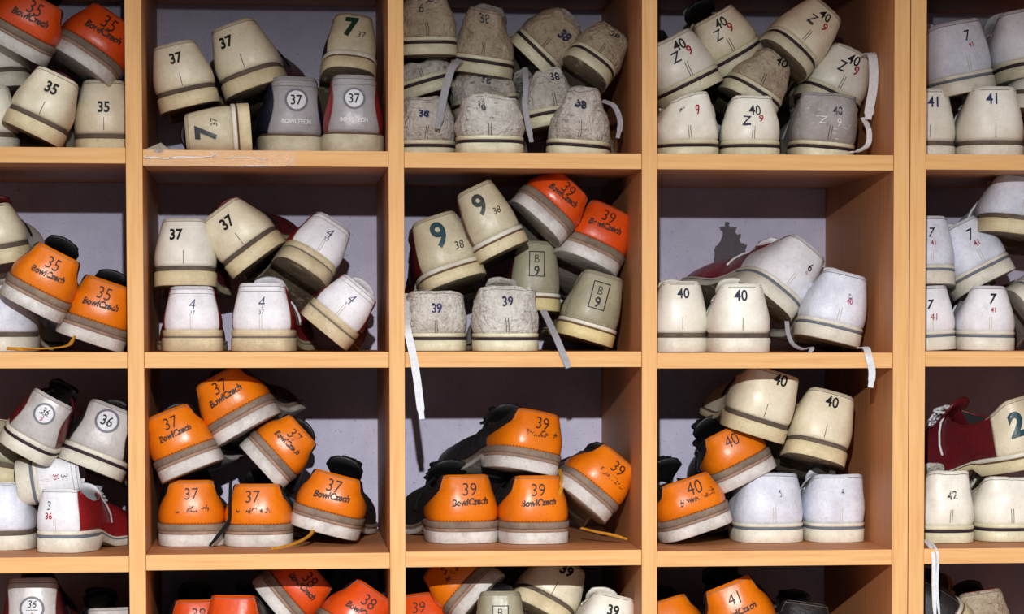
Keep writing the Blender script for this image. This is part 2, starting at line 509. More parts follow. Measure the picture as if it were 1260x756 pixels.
def tube(path, rad, n=6, close=True):
    path = [Vector(p) for p in path]
    v, f = [], []
    m = len(path)
    prev = None
    for i, p in enumerate(path):
        t = (path[min(i + 1, m - 1)] - path[max(i - 1, 0)]).normalized()
        if prev is None:
            a = t.orthogonal().normalized()
        else:
            a = (prev - t * prev.dot(t)).normalized()
        prev = a; b = t.cross(a)
        r = rad[i] if isinstance(rad, (list, tuple)) else rad
        for k in range(n):
            an = 2 * math.pi * k / n
            v.append(p + a * (math.cos(an) * r) + b * (math.sin(an) * r))
    f = grid_faces(m, n, True)
    f.append(list(range(n))[::-1]); f.append(list(range((m - 1) * n, m * n)))
    return v, f

def ribbon(path, width, thick, side):
    """flat lace: rectangular section swept along path; side = preferred width direction"""
    path = [Vector(p) for p in path]; m = len(path)
    v = []
    for i, p in enumerate(path):
        t = (path[min(i + 1, m - 1)] - path[max(i - 1, 0)]).normalized()
        s_ = side if not isinstance(side, list) else side[i]
        a = (Vector(s_) - t * Vector(s_).dot(t)).normalized(); b = t.cross(a)
        w = width[i] if isinstance(width, list) else width
        for sx, sy in ((-1, -1), (1, -1), (1, 1), (-1, 1)):
            v.append(p + a * (sx * w / 2) + b * (sy * thick / 2))
    f = grid_faces(m, 4, True); f.append([3, 2, 1, 0]); f.append([(m - 1) * 4 + k for k in range(4)])
    return v, f

def smooth_path(pts, n=6):
    P = np.array([tuple(p) for p in pts], float)
    if len(P) < 3: return [Vector(p) for p in P]
    return [Vector(p) for p in catmull(P, n)]

# ------------------------------------------------------------------ lettering
_text = {}
def text_mesh(s, bold=0.0, shear=0.0, space=1.0):
    key = (s, bold, shear, space)
    if key in _text: return _text[key]
    cu = bpy.data.curves.new('lettering', 'FONT')
    cu.body = s; cu.align_x = 'CENTER'; cu.offset = bold; cu.shear = shear; cu.space_character = space
    cu.resolution_u = 3
    o = bpy.data.objects.new('lettering', cu); COL.objects.link(o)
    dg = bpy.context.evaluated_depsgraph_get()
    me = bpy.data.meshes.new_from_object(o.evaluated_get(dg))
    v = np.array([tuple(q.co) for q in me.vertices]).reshape(-1, 3)[:, :2]
    f = [list(p.vertices) for p in me.polygons]
    if me.polygons and sum(p.normal.z for p in me.polygons) < 0: f = [q[::-1] for q in f]
    bpy.data.objects.remove(o); bpy.data.curves.remove(cu); bpy.data.meshes.remove(me)
    mn, mxx = v.min(0), v.max(0)
    v = (v - (mn + mxx) / 2) / (mxx[1] - mn[1])          # height 1, centred
    v[:, 0] *= 0.86
    _text[key] = (v, f)
    return v, f

def refine(v, f, maxlen):
    """split long edges so flat print follows the curved heel"""
    v = [tuple(p) for p in v]
    tris = []
    for q in f:
        for i in range(1, len(q) - 1): tris.append((q[0], q[i], q[i + 1]))
    for _ in range(3):
        cache, out, did = {}, [], False
        def mid(a, b):
            k = (min(a, b), max(a, b))
            if k not in cache:
                v.append(tuple((np.array(v[a]) + np.array(v[b])) / 2)); cache[k] = len(v) - 1
            return cache[k]
        long_ = lambda a, b: math.dist(v[a], v[b]) > maxlen
        for a, b, c in tris:
            L = [long_(a, b), long_(b, c), long_(c, a)]
            n = sum(L)
            if n == 0: out.append((a, b, c)); continue
            did = True
            if n == 3:
                ab, bc, ca = mid(a, b), mid(b, c), mid(c, a)
                out += [(a, ab, ca), (ab, b, bc), (ca, bc, c), (ab, bc, ca)]
            else:
                while not ((n == 1 and L[0]) or (n == 2 and L[0] and L[1])):
                    a, b, c = b, c, a; L = L[1:] + L[:1]
                if n == 1:
                    m_ = mid(a, b); out += [(a, m_, c), (m_, b, c)]
                else:
                    ab, bc = mid(a, b), mid(b, c); out += [(ab, b, bc), (a, ab, bc), (a, bc, c)]
        tris = out
        if not did: break
    return np.array(v), [list(t) for t in tris]

def decal(sh, v2, f, x, vc, rot=0.0, off=1.5):
    """map flat artwork (millimetres) on the heel: x mm off the centre line, vc = height 0..1 of the counter"""
    c, s = math.cos(math.radians(rot)), math.sin(math.radians(rot))
    a = v2[:, 0] * c + v2[:, 1] * s + x
    b = -v2[:, 0] * s + v2[:, 1] * c
    hgt = 60.0 * sh.hgt
    v = np.clip(vc + b / hgt, 0.01, 1.05)
    e = 0.02
    A = np.array(sh.raw(np.full_like(v, e), v)).T - np.array(sh.raw(np.full_like(v, -e), v)).T
    per = np.linalg.norm(A, axis=1) / (2 * e)
    w = a / per
    return sh.surf(w, v, off), f

def disc(r, n=24, rings=3):
    v = [(0, 0)]; f = []
    for i in range(1, rings + 1):
        for k in range(n): v.append((r * i / rings * math.cos(2 * math.pi * k / n), r * i / rings * math.sin(2 * math.pi * k / n)))
    for k in range(n): f.append([0, 1 + k, 1 + (k + 1) % n])
    for i in range(rings - 1):
        for k in range(n):
            a, b = 1 + i * n + k, 1 + i * n + (k + 1) % n
            f.append([a, a + n, b + n, b])
    return np.array(v, float), f
def annulus(r0, r1, n=28):
    v = [(r * math.cos(2 * math.pi * k / n), r * math.sin(2 * math.pi * k / n)) for r in (r0, r1) for k in range(n)]
    return np.array(v), [[k, n + k, n + (k + 1) % n, (k + 1) % n] for k in range(n)]
def rect(w, h, nx=4, ny=4):
    v = [(-w / 2 + w * i / nx, -h / 2 + h * j / ny) for j in range(ny + 1) for i in range(nx + 1)]
    return np.array(v), grid_faces(ny + 1, nx + 1)
def frame(w, h, t):
    V, Fc = [], []
    for (cx, cy, ww, hh) in ((0, h / 2, w + t, t), (0, -h / 2, w + t, t), (-w / 2, 0, t, h), (w / 2, 0, t, h)):
        v, f = rect(ww, hh, 4 if ww > hh else 1, 4 if hh > ww else 1)
        b = len(V); V += [(p[0] + cx, p[1] + cy) for p in v]; Fc += [[i + b for i in q] for q in f]
    return np.array(V), Fc

# ------------------------------------------------------------------ shoe kinds
def u_wide(v):      # counter that sweeps far forward near the sole and is cut back at the collar
    return 0.275 - 0.18 * sstep(0.36, 0.74, v) - 0.012 * sstep(.78, 1, v)
def u_full(v): return 0.30 - 0.12 * sstep(0.5, 1.0, v)
def u_hour(v): return 0.118 - 0.038 * np.sin(np.pi * np.clip(v, 0, 1) * 0.9) + 0.0 * v
def u_straight(v): return 0.128 - 0.028 * v
def u_all(v): return 0.40 - 0.1 * v

KINDS = {
 'cream':  dict(sole=24, counter='cream', body='maroon', u=u_full, tongue='maroon', lace='lace_black', coll='cream', cr=0.9, seam='thread_d',
                layers=[('outsole', 0, .74, 1.0, 'sole_cream'), ('welt', .74, 1, -0.6, 'welt_brown')], under='under', lining='lining'),
 'ivory':  dict(sole=24, counter='ivory', body='ivory', u=u_all, tongue='ivory', lace='lace_white', coll='ivory', cr=0.9, seam='thread_d',
                layers=[('outsole', 0, .74, 1.0, 'sole_ivory'), ('welt', .74, 1, -0.6, 'welt_brown')], under='under', lining='lining_l'),
 'white4': dict(sole=26, counter='white', body='red', u=u_straight, tongue='white', lace='lace_white', coll='white', cr=1.2, seam='thread_l', band=True,
                layers=[('outsole', 0, .62, 1.0, 'sole_beige'), ('stripe', .62, .70, 0.2, 'stripe_grey'), ('midsole', .70, 1, 0.4, 'sole_beige')], under='under', lining='lining_l'),
 'orange': dict(sole=27, counter='orange', body='black', u=u_wide, tongue='black', lace='lace_black', coll='orange', cr=0.7, seam=None, stitch='thread', dash=True,
                layers=[('outsole', 0, .54, 1.0, 'sole_white'), ('midsole', .54, .70, 1.0, 'welt_tan'), ('welt', .70, 1, 2.0, 'welt_grey')], under='under_grey', lining='lining'),
 'numeral': dict(sole=22, counter='tan', body='maroon', u=u_straight, tongue='black', lace='lace_black', coll='tan', cr=0.9, seam=None, stitch='thread_l', dash=True,
                layers=[('outsole', 0, .66, 1.0, 'sole_cream'), ('stripe', .66, .76, 0.3, 'stripe_brown'), ('midsole', .76, 1, 0.8, 'sole_ivory')], under='under', lining='lining'),
 'silver': dict(sole=27, counter='silver', body='navy', u=u_hour, tongue='navy', lace='lace_black', coll='silver', cr=1.1, seam=None, stitch='thread_l', band=True,
                layers=[('outsole', 0, .92, 1.2, 'sole_grey'), ('welt', .92, 1, 0.0, 'stripe_brown')], under='under', lining='lining'),
 'silver36': dict(sole=24, counter='silver_w', body='black', u=u_hour, tongue='black', lace='lace_black', coll='silver_w', cr=0.9, seam=None, stitch='thread_l', dash=True,
                layers=[('outsole', 0, .6, 1.0, 'sole_ivory'), ('stripe', .6, .76, 0.3, 'stripe_dark'), ('midsole', .76, 1, 0.9, 'sole_ivory')], under='under', lining='lining'),
 'boxed':  dict(sole=22, counter='olive', body='olive', u=u_straight, tongue='black', lace='lace_black', coll='olive', cr=0.9, seam=None, stitch='thread_l', dash=True,
                layers=[('outsole', 0, .70, 1.0, 'sole_yellow'), ('stripe', .70, .80, 0.3, 'stripe_brown'), ('midsole', .80, 1, 0.8, 'sole_ivory')], under='under', lining='lining'),
 'canvas': dict(sole=22, counter='canvas', body='canvas', u=u_full, tongue='canvas', lace='lace_grey', coll='canvas', cr=1.0, seam='thread_d',
                layers=[('outsole', 0, .60, 1.0, 'sole_green'), ('stripe', .60, .78, 0.5, 'stripe_dark'), ('midsole', .78, 1, 0.9, 'sole_green')], under='under', lining='lining_l'),
 'white7': dict(sole=24, counter='white', body='white', u=u_full, tongue='white', lace='lace_white', coll='white', cr=0.8, seam='thread_l',
                layers=[('outsole', 0, .68, 1.0, 'sole_ivory'), ('stripe', .68, .82, 0.3, 'stripe_blue'), ('midsole', .82, 1, 0.8, 'sole_ivory')], under='under_grey', lining='lining_l'),
}
GROUP = 'bowling shoes on the shelves'
SHOES = []

def build_shoe(label, kind, pos, phi, tx, tz, k, marks=(), over=None, lr=1, **shape):
    K = dict(KINDS[kind]); K.update(over or {})
    sh = Shape(k=k, lr=lr, seed=len(SHOES) + 1, **shape)
    a = math.radians(phi)
    upv = Vector((math.sin(a), 0, math.cos(a)))
    toe = (Vector((0, 1, 0)) + Vector((math.cos(a), 0, -math.sin(a))) * tx + upv * tz).normalized()
    upv = (upv - toe * upv.dot(toe)).normalized()
    rt = toe.cross(upv)
    R = Matrix((rt, toe, upv)).transposed()
    root = empty('bowling_shoe', pos)
    root.rotation_euler = R.to_euler()
    tag(root, label, 'shoe', GROUP)
    mat_w = Matrix.Translation(pos) @ R.to_4x4()
    N = 40
    # sole layers
    uu = np.r_[np.linspace(0, .16, 13)[:-1], np.linspace(.16, .235, 8)[:-1], np.linspace(.235, .85, 16)[:-1], np.linspace(.85, 1, 9)]
    ring_w = np.r_[-uu[::-1][:-1], uu[:-1]]          # toe .. left .. heel .. right .. (toe closes)
    nr = len(ring_w)
    x, y, nx, ny = outline(np.abs(ring_w)); sg = np.where(ring_w < 0, -1.0, 1.0)
    under = M[K['under']]
    for (nm, f0, f1, o, mt) in K['layers']:
        rows = []
        zt_, zb0 = sole_top(y) * sh.sole, sole_bot(y)
        for ff, ins in ((f0, -0.9), (f0, 0.0), (f1, 0.0), (f1, -0.7)):
            i = rows.__len__()
            zz = zb0 + (zt_ - zb0) * ff + (0.8 if i == 1 else -0.6 if i == 2 else 0.0)
            oo = o + ins
            X = np.maximum(x + nx * oo, 0) * sg * sh.wide
            Y = y + ny * oo
            rows.append(np.c_[X + sh.cx(Y), Y, zz])
        V = np.vstack(rows)
        fc = grid_faces(4, nr, True)
        mi = [0] * len(fc)
        # caps: join mirrored points of the ring
        h = nr // 2                                   # index of heel centre
        def cap(base, flip, midx):
            for j in range(0, h):
                l0, l1 = h - j, h - j - 1
                r0, r1 = (h + j) % nr, (h + j + 1) % nr
                q = [base + l0, base + l1, base + r1, base + r0]
                q2 = []
                for t in q:
                    if t not in q2: q2.append(t)
                if len(q2) < 3: continue
                fc.append(q2[::-1] if flip else q2); mi.append(midx)
        cap(0, False, 1); cap(3 * nr, True, 0)
        me = mesh_of(nm, sh.stretch(V) * (k * 0.001), fc, mi)
        ob = link(nm, me, [M[mt], under], root)
    # body of the upper
    nv = 12
    vs = np.linspace(0, 1, nv)
    u1 = K['u']
    q = np.linspace(0, 2, 61)
    Wm, Vm = np.zeros((nv, len(q))), np.zeros((nv, len(q)))
    for i, v in enumerate(vs):
        a0 = max(0.02, float(u1(np.array(v))) - 0.02)
        Wm[i] = np.where(q <= 1, a0 + (1 - a0) * q, 0); Vm[i] = v
        s2 = q > 1
        Wm[i][s2] = -(a0 + (1 - a0) * (2 - q[s2]))
    P = sh.surf(Wm, Vm, 0.0)
    ob = link('upper', mesh_of('upper', P, grid_faces(nv, len(q))), M[K['body']], root)
    # heel counter with a turned-in edge
    nc = 35
    vs2 = np.r_[0, np.linspace(0, 1, 14), 1.0]
    Wc, Vc, Oc = [], [], []
    for i, v in enumerate(vs2):
        a0 = float(u1(np.array(v)))
        w = np.r_[-a0, np.linspace(-a0, a0, nc), a0]
        o_ = np.full(len(w), 1.0); o_[0] = o_[-1] = -0.3
        if i in (0, len(vs2) - 1): o_[:] = -0.8
        Wc.append(w); Vc.append(np.full(len(w), v)); Oc.append(o_)
    P = sh.surf(np.array(Wc), np.array(Vc), np.array(Oc))
    counter = link('heel_counter', mesh_of('heel_counter', P, grid_faces(len(vs2), nc + 2)), M[K['counter']], root)
    # lining
    wl, vl = np.meshgrid(np.linspace(-.47, .47, 41), np.linspace(1.0, 0.05, 7))
    P = sh.surf(wl, vl, -1.6)
    link('lining', mesh_of('lining', P, grid_faces(7, 41)), M[K['lining']], root)
    # collar binding
    ws = np.linspace(-.47, .47, 45)
    Pc = sh.surf(ws, np.ones_like(ws), 0.0)
    cr = K['cr'] * k * 0.001
    a0 = float(u1(np.array(1.0)))
    hm = [Vector(p) for p, w in zip(Pc, ws) if abs(w) <= a0 + .015]
    v, f = tube(hm, cr, 6); link('collar_binding', mesh_of('collar_binding', v, f), M[K['coll']], root)
    for sgn in (-1, 1):
        hm = [Vector(p) for p, w in zip(Pc, ws) if w * sgn >= a0]
        if len(hm) > 2:
            v, f = tube(hm, cr * 1.6, 6); link('padded_collar', mesh_of('padded_collar', v, f), M[K['body']], root)
    # tongue
    ts = np.linspace(0, 1, 9)
    tv = []
    for t in ts:
        yy = 186 - 84 * t + 6 * math.sin(t * 3.1)
        zz = 47 + (sh.hgt * 40) * t ** 1.1 + (3 if t > .9 else 0)
        hw = 9 + 12 * t ** .8 - (5 if t > .95 else 0)
        for s_ in np.linspace(-1, 1, 9):
            tv.append((s_ * hw + sh.cx(np.array(yy)), yy + 2 * s_ * s_ * t, zz - 4.5 * s_ * s_))
    tv = np.array(tv); nt_ = len(tv)
    lowr = tv - np.array([0, 1.5, 2.4])
    P = sh.deform(np.vstack([tv, lowr])) * (k * .001)
    fc = grid_faces(9, 9) + [[i + nt_ for i in q_[::-1]] for q_ in grid_faces(9, 9)]
    edge = [i for i in range(9)] + [9 * r + 8 for r in range(1, 9)] + [72 + c for c in range(7, -1, -1)] + [9 * r for r in range(7, 0, -1)]
    for i in range(len(edge)):
        a_, b_ = edge[i], edge[(i + 1) % len(edge)]
        fc.append([b_, a_, a_ + nt_, b_ + nt_])
    link('tongue', mesh_of('tongue', P, fc), M[K['tongue']], root)
    # laces: rows across the throat and a bow
    LV, LF = [], []
    def addl(path, r):
        v_, f_ = tube([Vector(p) for p in sh.deform(np.array(path, float)) * (k * .001)], r * k * .001, 5)
        b_ = len(LV); LV.extend(v_); LF.extend([[i + b_ for i in q_] for q_ in f_])
    for t in (.16, .34, .52, .70):
        yy = 178 - 60 * t; zt0 = 56 + 31 * t * sh.hgt
        c_ = float(sh.cx(np.array(yy)))
        addl([(c_ - 13, yy, zt0 - 2), (c_ - 7, yy + 2, zt0 + 2), (c_ + 7, yy + 6, zt0 + 2.5), (c_ + 13, yy + 8, zt0 - 2)], 1.5)
        addl([(c_ + 13, yy, zt0 - 2), (c_ + 7, yy + 2, zt0 + 2.8), (c_ - 7, yy + 6, zt0 + 3.3), (c_ - 13, yy + 8, zt0 - 2)], 1.5)
    yy = 128; zz = 58 + 28 * sh.hgt; c_ = float(sh.cx(np.array(yy)))
    for sgn in (-1, 1):
        lp = [(c_ + sgn * 19 * math.sin(t) * (0.7 + .3 * math.cos(t)), yy + 8 + 9 * math.sin(2 * t) * .6, zz - 4 - 8 * (1 - math.cos(t)) * .45) for t in np.linspace(0, math.pi, 10)]
        addl(lp, 1.9)
        tl = sh.surf(np.array([.50, .51, .50, .49, .475]) * sgn, np.array([.99, .85, .66, .45, .28]), 2.2) / (k * .001)
        v_, f_ = tube([Vector(p) * (k * .001) for p in tl], 1.4 * k * .001, 5)
        b_ = len(LV); LV.extend(v_); LF.extend([[i + b_ for i in q_] for q_ in f_])
    link('laces', mesh_of('laces', LV, LF), M[K['lace']], root)

    def put(nm, v2, f, x, vc, mat, rot=0, off=1.5, parent=counter):
        P_, f_ = decal(sh, np.asarray(v2), f, x, vc, rot, off)
        return link(nm, mesh_of(nm, P_, f_), M[mat], parent, smooth=False)
    # seam, stitching
    if K.get('seam'):
        for sx in ((0.0,) if kind in ('cream', 'ivory') else (-1.3, 1.3)):
            v2, f2 = rect(0.7, 15, 1, 6); put('seam', v2, f2, sx, .19, K['seam'])
    if K.get('dash'):
        V2, F2 = [], []
        for i in range(-11, 12):
            v2, f2 = rect(2.0, .6, 1, 1); b_ = len(V2)
            V2 += [(p[0] + i * 3.6, p[1]) for p in v2]; F2 += [[t + b_ for t in q_] for q_ in f2]
        put('stitching', V2, F2, 0, .045, K['stitch'], off=1.35)['kind'] = 'stuff'
        V2, F2 = [], []
        for sgn in (-1, 1):
            for v0 in np.linspace(.08, .95, 22):
                a0 = float(u1(np.array(v0))) - 0.009
                a1 = float(u1(np.array(v0 + .018))) - 0.009
                pp = sh.surf(np.array([a0, a0 + .0022, a1 + .0022, a1]) * sgn, np.array([v0, v0, v0 + .018, v0 + .018]), 1.35)
                b_ = len(V2); V2 += list(pp); F2.append([b_, b_ + 1, b_ + 2, b_ + 3] if sgn > 0 else [b_ + 3, b_ + 2, b_ + 1, b_])
        link('edge_stitching', mesh_of('edge_stitching', V2, F2), M['thread_l'], counter, smooth=False)['kind'] = 'stuff'
    a0 = .97 * float(u1(np.array(.945)))
    Wb, Vb = np.meshgrid(np.linspace(-a0, a0, 25), np.array([.938, .950]))
    link('rim_seam', mesh_of('rim_seam', sh.surf(Wb, Vb, 1.2), grid_faces(2, 25)), M[K.get('rim', 'stripe_grey')], counter)
    if K.get('band'):
        hw = .95 * float(u1(np.array(.84)))
        wv = np.linspace(-hw, hw, 17)
        Wb, Vb = np.meshgrid(wv, np.array([.835, .845]))
        link('band_seam', mesh_of('band_seam', sh.surf(Wb, Vb, 1.3), grid_faces(2, 17)), M['stripe_grey'], counter)
    # marks
    for mk in marks:
        t = mk[0]
        if t == 't':          # text: string, x, v, height mm, rot, material, bold, shear
            _, s_, x_, v_, h_, r_, m_, bo, shr = mk
            v2, f2 = text_mesh(s_, bo, shr)
            v2 = v2 * h_
            v2, f2 = refine(v2, f2, 5.0)
            put('size_number' if any(c.isdigit() for c in s_) else 'lettering', v2, f2, x_, v_, m_, r_, 1.7)
        elif t == 'disc':
            _, x_, v_, r_, m_ = mk
            v2, f2 = disc(r_); put('badge', v2, f2, x_, v_, m_, 0, 1.45)
        elif t == 'ring':
            _, x_, v_, r0, r1, m_ = mk
            v2, f2 = annulus(r0, r1); put('badge_ring', v2, f2, x_, v_, m_, 0, 1.8)
        elif t == 'frame':
            _, x_, v_, w_, h_, th, m_ = mk
            v2, f2 = frame(w_, h_, th); put('printed_frame', v2, f2, x_, v_, m_, 0, 1.6)
        elif t == 'bar':
            _, x_, v_, w_, h_, r_, m_ = mk
            v2, f2 = rect(w_, h_, 6, 2); put('printed_bar', v2, f2, x_, v_, m_, r_, 1.55)
    SHOES.append((root, mat_w, sh))
    return root

def lace_end(shoe, pts, width, mat, thick=0.0014, name='lace_end'):
    """flat lace hanging from a shoe; pts = (px, py, depth) where it hangs in the place"""
    root, mw, sh = shoe
    path = smooth_path([at(*p) for p in pts], 6)
    m = len(path)
    wid = [width * (1 if i < m - 3 else .75) for i in range(m)]
    v, f = ribbon(path, wid, thick, Vector((1, 0.12, 0.1)))
    inv = mw.inverted()
    return link(name, mesh_of(name, [inv @ p for p in v], f), M[mat], root, smooth=False)

# ---- marks
def num(s, h=13, v=.66, x=0, rot=0, m='ink', bold=.03, sh=0): return ('t', s, x, v, h, rot, m, bold * (.55 if '4' in s else 1), sh)
def czech(s, m='num_brown', pm='print', v=.70, rot=0, x=0, pv=.44):
    return [('t', s, x, v, 12.5, rot, m, -0.004, .05), ('t', 'BowlCzech', x, pv, 7.2, rot - 4, pm, .045, .25)]
def czech_num(s, v=.68, x=0): return [('t', s, x, v, 12.5, 0, 'num_brown', -.004, .05)]
def badge(s, v=.60, sub=None, maker=True):
    r = [('disc', 0, v, 10.5, 'badge_white'), ('ring', 0, v, 10.2, 12.6, 'badge_ring')]
    if sub:
        r += [('t', s, 0, v + .06, 8.0, 0, 'ink', .01, .25), ('bar', 0, v - .02, 12, .7, 0, 'ink'), ('t', sub, 0, v - .10, 7.0, 0, 'ink_red', 0, .1)]
    else:
        r += [('t', s, 0, v, 11.0, 0, 'ink', .012, 0)]
    if maker: r += [('t', 'BOWLTECH', 0, .23, 5.2, 0, 'silver_print', .035, 0)]
    return r
def z9(a='40', v=.66): return [('t', a, 2, v + .10, 11.5, 0, 'ink', .012, 0), ('t', 'Z', -7, v - .13, 11.5, 0, 'ink_blue', .004, .12),
                             ('bar', -7.5, v - .245, 9, 1.0, 0, 'ink_blue'), ('t', '9', 9, v - .10, 10.5, 0, 'ink_red', .012, 0)]
def four(m='ink_navy'): return [('t', '4', 1, .60, 12.5, 0, m, -.012, .15), ('t', '37', 1, .40, 5.5, 0, 'ink_faint', 0.01, 0)]
def seven(m='ink'): return [('t', '7', 1, .66, 12.5, 0, m, .005, .25), ('t', '41', 2, .45, 6.5, 0, 'ink_red', .005, 0)]
def big(n, m, sub, x=-3, subx=13, subv=.34, v=.58):
    return [('t', n, x, v, 29, 0, m, .028 if n == '9' else .05, .0 if n == '9' else .12)] + ([('t', sub, subx, subv, 8.5, 0, 'ink', -.003, .15)] if sub else [])
def boxed(): return [('frame', 0, .56, 19, 32, 1.2, 'ink'), ('t', 'B', 0, .66, 10, 0, 'ink', -.01, 0), ('t', '9', 0, .43, 13, 0, 'ink', .02, 0)]

ROW = {1: FLOORZ[0], 2: FLOORZ[1], 3: FLOORZ[2], 4: BOTZ}
def shoe(label, kind, cell, bx, by, w, phi, tx=0.0, tz=0.0, Y=0.10, marks=(), over=None, lr=1, th=80, **shape):
    """cell = (column, row); (bx, by) = where the back of the sole's lower edge shows (by None = it stands on the shelf); w = sole width there in pixels"""
    c, r = cell
    if by is None: p = at_floor(bx, Y, ROW[r][c - 1] + 0.0004)
    else: p = at(bx, by, Y)
    mm = S * (D + Y) / D * 1000
    k = w * mm / 72.0
    sp = KINDS[kind]['sole'] * mm / k
    shape['sole'] = sp / SOLE_H
    shape['hgt'] = max(0.3, (th * mm / k - sp) / 60.0)
    return build_shoe(label, kind, p, phi, tx, tz, k, marks, over, lr, **shape)

# ------------------------------------------------------------------ the shoes, compartment by compartment
# --- leftmost column, top compartment
shoe('red-orange size 35 shoe cut by the left edge at the top of the pile', 'orange', (1, 1), 15, 63, 90, 28.3, -0.133, 0.105, 0.060, czech('35'), dict(counter='orange_red'), th=72)
shoe('red-orange size 35 shoe leaning against the first divider, top compartment', 'orange', (1, 1), 100, 79, 94, 34.3, -0.071, -0.150, 0.091, czech('35'), dict(counter='orange_red'), th=76)
shoe('cream size 35 shoe tilted right, sole edge showing, beside an upright one', 'cream', (1, 1), 37, 164, 78, 25.4, -0.050, -0.023, 0.045, [num('35')], dict(body='ivory'), th=80)
shoe('cream size 35 shoe standing upright in the corner by the first divider', 'cream', (1, 1), 128, None, 74, 0.0, -0.025, 0.000, 0.109, [num('35', v=.50)], dict(body='ivory'), lr=-1, th=89)
shoe('pale shoe half out of frame under the left edge red-orange pair', 'ivory', (1, 1), -6, 108, 86, -8.5, -0.027, -0.103, 0.115, th=75)
shoe('pale shoe at the left edge, lowest in the top compartment', 'ivory', (1, 1), -16, None, 80, 0.0, -0.124, 0.000, 0.091, lr=-1, th=80)

# --- second column, top compartment
shoe('cream size 37 shoe tipped left with dark tongue, beside larger tilted twin', 'cream', (2, 1), 231, 131, 74, -13.4, 0.050, 0.000, 0.096, [num('37')], dict(body='black', tongue='black'), th=79)
shoe('cream size 37 shoe tipped left showing its dark underside, top of pile', 'cream', (2, 1), 310, 108, 80, -19.5, 0.122, -0.088, 0.119, [num('37', x=-10)], th=84)
shoe('tan shoe with large green 7 and pen 37, heel raised high', 'numeral', (2, 1), 432, 83, 68, 6.1, -0.056, -0.333, 0.122, big('7', 'num_green', '37', subx=10, subv=.44, v=.62), dict(body='black', counter='tan'), th=74)
shoe('tan shoe lying on its side with large 7, sole facing right', 'numeral', (2, 1), 309, 158, 66, -93.7, 0.012, 0.050, 0.087, big('7', 'num_black', '37', x=-2, subx=11, subv=.40), dict(body='black'), th=79)
shoe('silver heeled shoe with round 37 badge and navy sides', 'silver', (2, 1), 364, None, 80, 1.0, -0.127, 0.000, 0.108, badge('37'), th=97)
shoe('silver heeled shoe with round 37 badge and red sides', 'silver', (2, 1), 435, None, 76, 1.0, 0.002, 0.000, 0.068, badge('37'), dict(body='red', tongue='red'), lr=-1, th=97)

# --- third column, top compartment: crumpled canvas shoes
CT = dict(counter='canvas_tan', body='canvas_tan', coll='canvas_tan')
shoe('worn canvas shoe marked 6 in the top left corner of the 38s', 'canvas', (3, 1), 527, 67, 74, -1.3, 0.014, 0.013, 0.094, [num('38', 9, .92, 3, 0, 'ink_faded'), num('6', 11, .66, -6, 0, 'ink', -.01)], CT, noise_amp=3, th=72)
shoe('peaked worn canvas shoe numbered 38 with narrow top, second in top row', 'canvas', (3, 1), 591, 91, 78, 7.9, 0.069, 0.057, 0.113, [num('38', 11, .80, -1, 0, 'ink_faded', .02)], CT, noise_amp=3.5, top=.72, lean=-5, p=1.3, th=80)
c38c = shoe('worn canvas shoe numbered 38 rolled steeply right, third in top row', 'canvas', (3, 1), 652, 74, 72, 43.8, -0.008, 0.103, 0.138, [num('38', 12, .62, 9, 0, 'ink_blue', .05, .15)], CT, noise_amp=2.5, th=70)
c38d = shoe('worn canvas shoe numbered 38 showing dark underside, against right side panel', 'canvas', (3, 1), 725, 81, 66, 35.6, 0.047, -0.216, 0.107, [num('38', 11, .78, 4, 0, 'ink_faded', .02)], CT, noise_amp=2.5, th=62)
c38e = shoe('collapsed canvas shoe at left in middle row of the 38s', 'canvas', (3, 1), 526, 115, 74, -16.8, 0.073, -0.003, 0.141, (), None, noise_amp=6, dip=.25, th=45)
shoe('collapsed crumpled canvas 38 shoe wedged in middle row centre', 'canvas', (3, 1), 606, 139, 80, -8.8, -0.073, 0.004, 0.136, [num('38', 8, .7, -2, 0, 'ink_faded')], None, noise_amp=6.5, dip=.3, dipside=.04, th=58)
c38g = shoe('peaked canvas 38 shoe half hidden behind lower right one', 'canvas', (3, 1), 688, 152, 78, -10.3, -0.148, -0.037, 0.133, [num('38', 9, .74, 6, 0, 'ink_blue', .02)], None, noise_amp=4.5, top=.7, p=1.2, th=70)
shoe('white canvas 38 shoe at the bottom left, pressed against divider', 'canvas', (3, 1), 525, None, 74, 0.0, 0.029, 0.000, 0.111, [num('38', 11, .58, -4, 8, 'ink_navy', .04)], None, noise_amp=4, th=77)
c38i = shoe('wide crumpled canvas 38 shoe at bottom centre of its compartment', 'canvas', (3, 1), 603, None, 84, 0.0, 0.059, 0.000, 0.020, [num('38', 9, .72, -9, 0, 'ink_faded', .02)], None, noise_amp=4.5, top=1.1, th=72)
c38j = shoe('torn canvas 38 shoe standing at the bottom right', 'canvas', (3, 1), 711, None, 80, 4.0, 0.094, 0.000, 0.085, [num('38', 11, .72, -2, 6, 'ink_blue', .05)], None, noise_amp=5, top=.75, p=1.4, th=86)
lace_end(SHOES[-6], [(566, 74, .10), (556, 84, .088), (548, 110, .082), (543, 135, .08), (538, 158, .08)], .0085, 'lace_grey')
lace_end(SHOES[-4], [(646, 84, .12), (647, 105, .10), (646, 130, .09), (650, 155, .085), (654, 175, .08)], .0065, 'lace_grey')
lace_end(SHOES[-1], [(742, 124, .10), (756, 131, .09), (763, 150, .085), (760, 170, .08)], .006, 'lace_grey')

